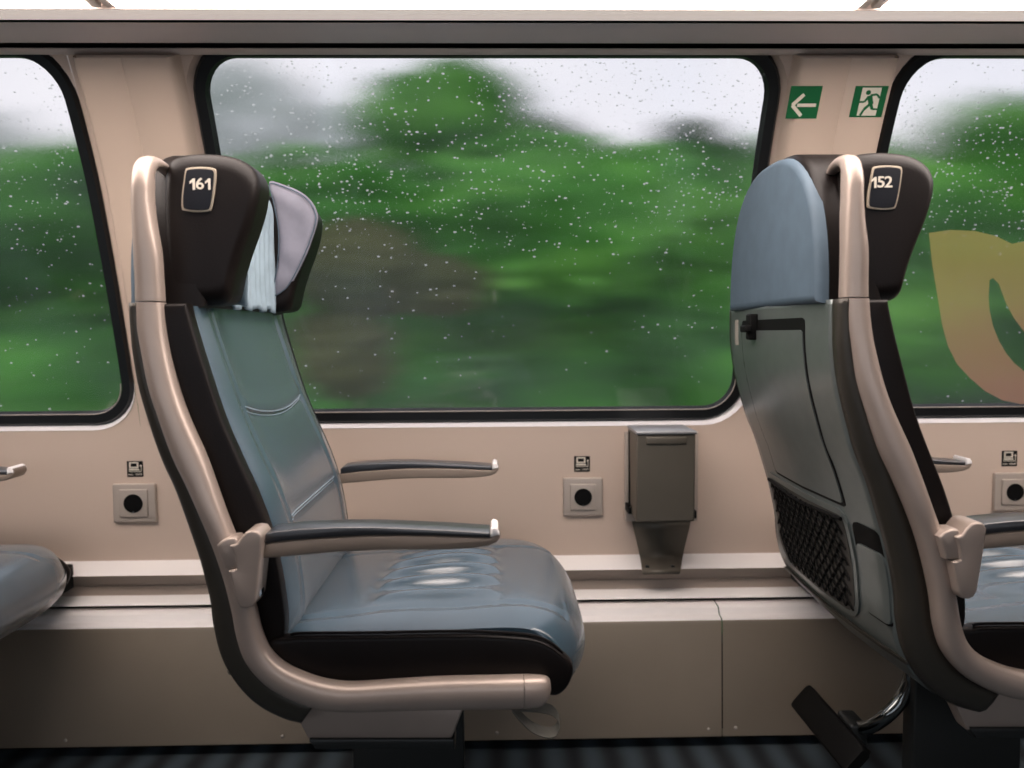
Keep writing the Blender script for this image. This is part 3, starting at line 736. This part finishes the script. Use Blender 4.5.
# stitching lines
def st(pts, r=.0009, m='thread', name='stitching', par=None): return tube([Vector(p) for p in pts], r, 5)
sl = []
for dz in (0, .006):
    sl.append(st([(backx(.5+w, hz(-.121)+.017*((w-.02)/.36)**2+dz)+.0015, BY0+BW*(.5+w), hz(-.121)+.017*((w-.02)/.36)**2+dz) for w in [(-.36+.69*k/24) for k in range(25)]]))
    sl.append(st([(backx(.5+w, hz(-.252)+dz)+.0015, BY0+BW*(.5+w), hz(-.252)+dz) for w in [(-.36+.69*k/24) for k in range(25)]]))
obj('stitching', *join(*sl), 'thread', seat)
obj('panel_seam', *join(*[st([(backx(c, zb2+(zt2-zb2)*j/60)+.0008, BY0+BW*c, zb2+(zt2-zb2)*j/60) for j in range(4,61)], .0010) for c in (.835,)]), 'tthread', seat)
# brown sides of the backrest
for (ya_, yb_) in ((.994,1.022),(1.434,1.450)):
    fp = [(x+.0025, z) for x, z in edge]
    bp = [X(a,b,1.0) for a,b in ((262,655),(247,632),(243,606),(236,578),(228,546),(214,512),(200,480),(190,453),(176,417),(166,388),(158,352),(154,326),(153,304))]
    ol = [v[:2] for v in catmull([Vector((*p,0)) for p in fp], 3)]+bp
    obj('backrest_side', *pillow(ol, ya_, yb_, .005, 'y', steps=3, step=.012), 'brown', seat, smooth=60)
# inner core closes the gap behind the backrest
# cushion ---------------------------------------------------
NX = .132
prof = [(-.305,-.395),(-.26,-.384),(-.20,-.378),(-.12,-.372),(-.04,-.369),(.02,-.368),(.06,-.371),(.088,-.379),(.108,-.393),(.122,-.413),(.127,-.430),(.1275,-.443),(.123,-.457),(.113,-.468),(.098,-.474),(.080,-.475),(.03,-.475),(-.10,-.476),(-.22,-.476),(-.30,-.470)]
pc = catmull([Vector((a,b,0)) for a,b in prof], 7)
cw0, cw1 = 1.0, 1.445
V = []; nu = 72
for p in pc:
    for i in range(nu+1):
        u = i/nu; e = abs(2*u-1); y = cw0+(cw1-cw0)*u
        x, z = p.x, p.y
        fx = max(0, min(1, (x-.0)/.13))        # plan rounding of nose
        x -= .040*fx*e**4*1.0
        top = z > -.412 or x < .0 and z > -.45
        crown = (1-e**5)
        cz = ZC-.43
        if z > -.43: z -= .012*(1-crown) ; 
        else: z += .006*(1-crown)
        if z > -.42 and x < .095:
            # seams and ripples
            for c in (.145,.80): z -= .0030*math.exp(-((u-c)/.010)**2)*(1 if x > -.30 else 0)
            if .145 < u < .80:
                w = (u-.47)/.33
                xs1 = -.178-.000+.012*w*w*0; xs2 = -.006-.018*w*w*0+.012*(1-w*w)
                xs1 = -.170-.010*(1-w*w)
                z -= .0035*math.exp(-((x-xs1)/.005)**2); z -= .0035*math.exp(-((x-xs2)/.005)**2); z -= .002*math.exp(-((x-xs2-.010)/.004)**2)
                if xs1 < x < xs2:
                    q = (x-xs1)/(xs2-xs1); env = math.sin(math.pi*q)**.7*max(0,1-abs(w)**3)
                    z += env*(.009+.0080*math.cos(u*52+.7*math.sin(q*3)) )
            z += .0015*math.sin(x*38+u*5)*crown
        V.append((x, y, ZC+z))
R = len(pc); fr = grid_faces(R, nu+1)
fr += [[i*(nu+1) for i in range(R)], [i*(nu+1)+nu for i in range(R)][::-1], list(range(nu+1))[::-1]+[(R-1)*(nu+1)+i for i in range(nu+1)]]
obj('seat_cushion', V, fr, 'blue', seat, smooth=70)
side_px = [(268,640),(290,636.5),(302,635),(372,634.5),(440,633.2),(479,633.4),(522,636),(540,639.5),(553,646),(566,656),(573,666),(572,677),(566,688),(556,695),(543,693),(530,690),(480,688),(400,690),(330,692),(300,685),(275,665)]
so_ = [v[:2] for v in catmull([Vector((*X(a,b,.994),0)) for a,b in side_px], 3, True)]
obj('cushion_side', *pillow(so_, .988, 1.012, .007, 'y', steps=3, step=.01), 'brown', seat, smooth=60)
obj('cushion_side', *pillow(so_, 1.435, 1.452, .007, 'y', steps=3, step=.01), 'brown', seat, smooth=60)
pp = [X(a,b-1.0,.990) for a,b in ((290,636.5),(302,635),(372,634.5),(440,633.2),(479,633.4),(522,636),(540,639.5),(553,646),(563,655))]
pp = catmull([Vector((a,.9935,b)) for a,b in pp], 4)
obj('cushion_piping', *join(tube(pp, .0020, 6), tube([p+Vector((0,-.0045,-.0055)) for p in pp], .0009, 5)), 'brown', seat)
# seat pan / base box, pedestal, wall mount
bb = [X(a,b,1.03) for a,b in ((293,700),(300,718),(311,738),(451,738),(466,700))]
obj('base_box', *pillow(bb, 1.02, 1.05, .004, 'y', steps=2, step=.05), 'rail', seat, smooth=30)
obj('base_core', *boxg(-.245,-.06,1.05,1.40,ZC-.508,ZC-.478,.003), 'dark', seat)
b2 = [X(a,b,1.02) for a,b in ((310,737.5),(316,748),(455,748),(454,737.5))]
obj('base_plate', *pillow(b2, 1.015, 1.06, .003, 'y', steps=2, step=.05), 'dark', seat, smooth=30)
px0, px1 = -.229, -.055; zz = ZC-.52
obj('pedestal', *boxg(px0, px1, 1.196, 1.232, 0.0, zz, .004), 'dark', seat)
obj('pedestal_foot', *boxg(px0-.03, px1+.03, 1.17, 1.26, 0.0, .012, .004), 'dark', seat)
obj('wall_mount', *boxg(-.285, .032, 1.40, 1.578, ZC-.505, ZC-.455, .004), 'black', seat)
# pull strap
c = [P(*q, Y) for *q, Y in ((512,706,1.0),(520,716,1.0),(532,727,1.0),(547,732.5,1.0),(556,730,1.005),(559,720,1.015),(553,711,1.03),(540,707.5,1.04),(525,706.5,1.045),(512,706,1.045))]
obj('pull_strap', *sweep_rect(catmull(c, 5), .017, .0015, (0,.9,.42)), 'strap', seat)

# armrests --------------------------------------------------
def armrest(y0, y1, near):
    Yp = .955
    topc = [(259,543),(300,540),(340,537.2),(377,536),(418,536),(460,537.3),(490,539),(492,536)]
    o = [(259,545),(259,559.5),(285,557.5),(308,555.2),(340,552.5),(363,551.4),(392,550.6),(418,550.8),(448,550.6),(472,549.2),(488,546.8),(496,543.5),(500,538.5),(500.3,534),(498.6,530),(495,528),(491,529),(490.5,538.4),(472,537.8),(440,536.6),(404,535.8),(363,536.2),(322,538.6),(290,541)]
    ol = [X(a,b,Yp) for a,b in o]
    a = obj('armrest', *pillow(ol, y0, y1, .0028, 'y', steps=3, step=.006), 'arm', seat, smooth=50)
    pd = [(262,544.4),(262,537),(266,533.6),(273,532),(300,529.3),(336,527.6),(370,527.4),(404,528.6),(450,530.6),(489.5,533.2),(490,538.4),(472,537.4),(440,536.2),(404,535.4),(363,535.8),(322,538.2),(290,540.8)]
    pd = [X(p,q,Yp) for p,q in pd]
    obj('arm_pad', *pillow(pd, y0-.0005, y1+.0005, .0022, 'y', steps=3, step=.006), 'soft', a, smooth=50)
    tp_ = [X(p,q,Yp) for p,q in ((490.5,537.5),(490.5,529.6),(493,527.2),(497,528.2),(499.4,532),(499.8,535.6))]
    obj('arm_tip', *pillow(tp_, y0-.001, y1+.001, .0025, 'y', steps=3, step=.004), 'alu', a, smooth=50)
armrest(.957, 1.000, True)
armrest(1.442, 1.485, False)
# hinges
h1 = [(217,545.4),(222,540.5),(228.6,537.6),(236,537.6),(240,545),(240,568),(224.7,568)]
obj('hinge_knuckle', *pillow([X(a,b,.948) for a,b in h1], .946, .975, .003, 'y', steps=3, step=.004), 'rail', seat, smooth=50)
h2 = [(230,545.5),(237,543.5),(241,537.2),(246,532),(252,530.6),(258,531.6),(262,536.6),(261.3,548),(258,582),(256,600),(253,606.5),(246.5,609),(240,607.5),(237,603),(228.6,571),(236.6,569),(234.5,556)]
obj('armrest_hinge', *pillow([X(a,b,.943) for a,b in h2], .942, .985, .003, 'y', steps=4, step=.004), 'rail', seat, smooth=50)
bc = P(257.2,593,.955); obj('hinge_button', *boxg(bc.x-.002,bc.x+.003,.955,.975,bc.z-.007,bc.z+.007,.002), 'chrome', seat)
h3 = [(a+0, b) for a, b in h1]
obj('hinge_knuckle', *pillow([X(a-14,b,.948) for a,b in h2], 1.444, 1.475, .004, 'y', steps=3, step=.004), 'rail', seat, smooth=50)

def kids(o): return [c for c in bpy.data.objects if c.parent == o]
def copy_tree(o, parent=None):
    c = o.copy(); COL.objects.link(c)
    if parent is not None: c.parent = parent
    for k in kids(o): copy_tree(k, c)
    return c
src_kids = kids(seat)
s2 = copy_tree(seat); s2.location.x += .885; s2['label'] = 'train seat seen from behind, with tray back, net pocket and number 152'
s0 = copy_tree(seat); s0.location.x -= .885; s0['label'] = 'train seat cut off at the left edge, only blue cushion and armrest tip showing'
for s in (s2, s0):
    for k in kids(s):
        if k.name.startswith('number') and not k.name.startswith('number_plaque'):
            bpy.data.objects.remove(k)
tp = P(881,182.5,HN-.0034)
seat_number('152', tp, s2)
# footrest (behind the seat, under its shell)
DX = 0
def FP(px, py, Y): p = P(px, py, Y); return Vector((p.x+DX, p.y, p.z))
A = FP(808.6,684,1.40); B = FP(865,744,1.19); C_ = FP(791,704,1.40)
wv = (C_-A); wv.y = 0; wv = wv.normalized(); nv = Vector((wv.z, 0, -wv.x)).normalized()
if nv.x < 0: nv = -nv
w_ = .052; th = .020
mid = [A+wv*w_/2, Vector((B.x, B.y, B.z))+wv*w_/2]
V = []
crs = rrect(-w_/2, w_/2, 0, th, .006, 4); N = len(crs)
lay = [(1.405,.8),(1.400,1),(1.185,1),(1.180,.8)]
for y, s in lay:
    base = Vector((A.x, y, A.z))+wv*w_/2
    for a, b in crs: V.append(base+wv*a*s+nv*((b-th/2)*s+th/2))
obj('footrest_pedal', V, grid_faces(4, N, True)+[list(range(N))[::-1], list(range(3*N,4*N))], 'black', s2, smooth=40)
tb = catmull([FP(853,727,1.27), FP(868,727,1.24), FP(886,716,1.22), FP(901,700,1.22), FP(909,683,1.22), FP(912,668,1.22)], 6)
obj('footrest_arm', *tube(tb, .0115, 14), 'steel', s2, smooth=60)
fc = FP(851,728,1.27); obj('footrest_bracket', *boxg(fc.x-.012, fc.x+.018, 1.245, 1.30, fc.z-.022, fc.z+.018, .006), 'dark', s2)


# ------------------------------------------------------------------ things on the glass
def onglass(px, py): return wall_xz(px, py, -.0152)
overlay_px = [(929,233),(932,262),(938,299),(942,324),(948,346),(957,364),(970,378),(985,391),(1002,400),(1020,404),(1040,404),(1065,399),(1082,388),(1060,386),(1042,380),(1024,371),(1014,363),(1006,353),(999,341),(993,326),(989.5,310),(988.6,297),(989.6,280),(993,278),(999,284),(1006,303),(1014,318),(1026,334),(1045,354),(1066,368),(1090,378),(1110,350),(1122,320),(1120,285),(1105,258),(1080,242),(1055,236),(1030,240),(1012,244),(996,236),(975,231),(950,230)]
fv = [onglass(a, b) for a, b in overlay_px]
from mathutils.geometry import tessellate_polygon
bmf = bmesh.new(); vs = [bmf.verts.new((v.x, 0, v.z)) for v in fv]
for tri in tessellate_polygon([[Vector((v.x, v.z, 0)) for v in fv]]): bmf.faces.new([vs[i] for i in tri])
bmesh.ops.subdivide_edges(bmf, edges=list(bmf.edges), cuts=3, use_grid_fill=True); bmf.verts.index_update()
fo = obj('window_film', [onwall(v.co.x, v.co.z, -.0152) for v in bmf.verts], [[v.index for v in f.verts] for f in bmf.faces], 'film', smooth=0); bmf.free()
tag(fo, 'translucent orange curved shape on the glass of the right window', 'window film')

rng = random.Random(3)
dlab = ['left','middle','right']
for i, (a, b) in enumerate(wins):
    V, Fc = [], []
    cnt = 2300
    while cnt:
        x = rng.uniform(a+.03, b-.03); z = zb+.03+(zt-zb-.06)*rng.random()
        v = (z-zb)/(zt-zb); cl = noise.noise(Vector((x*5, z*5, i*3.1)))
        dens = (.10 if v < .45 else .10+.9*min(1,(v-.45)/.2))*(.45+.9*max(0, cl+.35))
        if rng.random() > dens: continue
        cnt -= 1
        r = .0005+.0014*rng.random()**2.2; c = onwall(x, z, -.0215); n = wn(z)
        up_ = Vector((0, -n.z, n.y)).normalized(); k0 = len(V)
        sx, sy = 1+rng.random()*1.0, 1
        for k in range(6):
            t_ = k*math.pi/3; V.append(c+Vector((1,0,0))*r*sx*math.cos(t_)+up_*r*sy*math.sin(t_))
        V.append(c-n*r*.7)
        Fc += [[k0+k, k0+(k+1)%6, k0+6] for k in range(6)]+[[k0+k for k in range(6)]]
    o = obj('raindrops', V, Fc, 'drop', smooth=80); tag(o, 'scattered raindrops on the outside of the %s window' % dlab[i], 'raindrops', kind='stuff')

# ------------------------------------------------------------------ outside
gz = -1.4
V = []; nx_, ny_ = 80, 40
for j in range(ny_+1):
    y = 2.6+26*j/ny_
    for i in range(nx_+1):
        x = -34+68*i/nx_; h = gz+1.75*max(0,min(1,(y-3.4)/5))**1.2+.35*noise.noise(Vector((x*.3,y*.3,0)))
        V.append((x,y,h))
o = obj('ground', V, grid_faces(ny_+1, nx_+1), 'soil', smooth=80, kind='structure')

def leaf_mass(blobs, n, size, seed, core=.86):
    """blobs: (x,y,z,rx,ry,rz). Lumpy cores and long soft leaves scattered over them"""
    r = random.Random(seed); V, Fc = [], []
    for (x,y,z,a,b,c) in blobs:
        bm = bmesh.new(); bmesh.ops.create_icosphere(bm, subdivisions=3, radius=1)
        k0 = len(V)
        for v in bm.verts:
            d = v.co.normalized(); k = core+.22*noise.noise(d*1.8+Vector((x,y,z)))+.12*noise.noise(d*5+Vector((z,x,y)))
            V.append((x+d.x*a*k, y+d.y*b*k, z+d.z*c*k))
        bm.verts.index_update(); Fc += [[v.index+k0 for v in f.verts] for f in bm.faces]; bm.free()
    wts = [b[3]*b[5] for b in blobs]
    for (x,y,z,a,b,c) in r.choices(blobs, wts, k=n):
        d = Vector((r.gauss(0,1), -abs(r.gauss(0,1))*.8, r.gauss(0,1))).normalized(); k = core+.22*noise.noise(d*1.8+Vector((x,y,z)))+r.uniform(-.05,.30)
        p = Vector((x+d.x*a*k, y+d.y*b*k, z+d.z*c*k)); s = size*r.uniform(.5,1.4)
        t_ = Vector((1, r.uniform(-.5,.5), r.uniform(-.35,.35))).normalized(); q = t_.cross(Vector((0,-1,r.uniform(-1.2,1.2)))).normalized()
        k0 = len(V); V += [p-t_*s, p-q*s*.33, p+t_*s, p+q*s*.33]; Fc.append([k0,k0+1,k0+2,k0+3])
    return V, Fc
r = random.Random(11)
blobs = []
for i in range(150):
    x = r.uniform(-16,16); y = r.uniform(7.2,9.6); top = interp([(-16,2.4),(-7,2.2),(-4.4,2.1),(-3.2,2.1),(-1.5,2.2),(-.2,2.3),(1.2,2.1),(3.5,1.9),(5,2.1),(9,2.3),(16,2.6)], x*(8.5/y))*(y/8.5)
    z = ZC+r.uniform(-1.2, top-.7); s = r.uniform(.5,1.0)
    blobs.append((x,y,z,s*1.5,s,s*.85))
def mass(name, bl, n, size, seed, m, label, cat, kind=None, group=None):
    o = obj(name, *leaf_mass(bl, n, size, seed), m, smooth=80); tag(o, label, cat, group, kind); return o
for i in range(34):
    blobs.append((-17+i*1.03+r.uniform(-.3,.3), 9.4, ZC+r.uniform(-.35,.5), 1.1, .6, .8))
mass('hedgerow_foliage', blobs, 42000, .13, 5, 'leaf', 'blurred green trees and bushes passing outside the train windows', 'foliage', 'stuff')
def tree(name, x, y, h, w, m, label, nb=9, seed=1, n=5000, base=None):
    r = random.Random(seed); t = thing(name, (x, y, gz+1.2), label, 'tree')
    bl = [(x+r.uniform(-.6,.6)*w, y+r.uniform(-.4,.4), ZC+h-w*.55-abs(r.gauss(0,.5))*w, w*r.uniform(.45,.7), w*.5, w*r.uniform(.38,.55)) for _ in range(nb)]
    obj('crown', *leaf_mass(bl, n, .11, seed), m, t, smooth=80)
    obj('trunk', *tube([(x,y,gz+.6),(x+.05,y,ZC),(x-.05,y,ZC+h-w*.6)], [.16,.12,.06], 10), 'bark', t)
def wx(px, Y): return (px-496)/788*Y
def wh(py, Y): return (334-py)/788*Y
tree('tree', wx(445,12.5), 12.5, wh(66,12.5), 1.08, 'leaf', 'tall green tree rising above the others in the middle window', seed=2, n=6000)
tree('tree', wx(545,16.5), 16.5, wh(122,16.5), 1.47, 'leafdark', 'dark bushy tree crown right of the tallest tree in the middle window', seed=4, n=5000)
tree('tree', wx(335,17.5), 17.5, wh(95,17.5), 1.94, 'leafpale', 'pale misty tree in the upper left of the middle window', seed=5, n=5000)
tree('tree', wx(255,24), 24, wh(62,24), 2.93, 'leafpale', 'farthest pale haze-coloured tree, beside the 161 headrest', seed=6, n=7000)
tree('tree', wx(690,12.5), 12.5, wh(124,12.5), 1.04, 'leafdark', 'dark round tree low against the sky near the right edge of the middle window', seed=8, n=5000)
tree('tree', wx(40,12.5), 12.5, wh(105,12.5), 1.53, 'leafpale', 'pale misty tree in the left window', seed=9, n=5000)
tree('tree', wx(1010,12.5), 12.5, wh(100,12.5), 1.53, 'leaf', 'green leafy tree against the sky in the right window', seed=10, n=6000)
t = thing('shrub', (wx(370,5.2), 5.2, gz+1.2), 'olive-brown shrub among the green bushes in the middle window', 'shrub')
obj('crown', *leaf_mass([(wx(360,5.2),5.2,ZC+wh(270,5.2),.34,.24,.26),(wx(345,5.2),5.2,ZC+wh(350,5.2),.25,.24,.26),(wx(430,5.3),5.3,ZC+wh(285,5.3),.30,.24,.16)], 3500, .10, 21), 'leafbrown', t, smooth=80)
obj('stem', *tube([(wx(360,5.2),5.2,gz+.3),(wx(355,5.2),5.2,ZC+.2)], .04, 8), 'bark', t)

# ------------------------------------------------------------------ light
w = bpy.data.worlds.new('overcast_sky'); SC.world = w; w.use_nodes = True
nt = w.node_tree; bg = nt.nodes['Background']
tc = nt.nodes.new('ShaderNodeTexCoord'); n = nt.nodes.new('ShaderNodeTexNoise'); n.inputs['Scale'].default_value = 3; n.inputs['Detail'].default_value = 3
r_ = nt.nodes.new('ShaderNodeValToRGB'); r_.color_ramp.elements[0].color = (.80,.80,.90,1); r_.color_ramp.elements[1].color = (.90,.87,.93,1)
r_.color_ramp.elements[0].position = .3; r_.color_ramp.elements[1].position = .6
nt.links.new(tc.outputs['Generated'], n.inputs['Vector']); nt.links.new(n.outputs['Fac'], r_.inputs[0]); nt.links.new(r_.outputs[0], bg.inputs[0]); bg.inputs[1].default_value = 1.12
def area(name, loc, rot, sx, sy, e, col):
    l = bpy.data.lights.new(name, 'AREA'); l.shape = 'RECTANGLE'; l.size = sx; l.size_y = sy; l.energy = e; l.color = col
    o = bpy.data.objects.new(name, l); o.location = loc; o.rotation_euler = rot; COL.objects.link(o); return o
for k, (a, b) in enumerate(ow):   # daylight entering through the windows on the other side of the carriage
    area('daylight', ((a+b)/2, YF-.04, 1.0), (math.radians(90),0,0), b-a, .66, 1.3, (.72,.88,1))

SC.view_settings.view_transform = 'Standard'; SC.view_settings.look = 'None'; SC.view_settings.gamma = 1; SC.view_settings.exposure = 0
SC.view_settings.use_curve_mapping = False
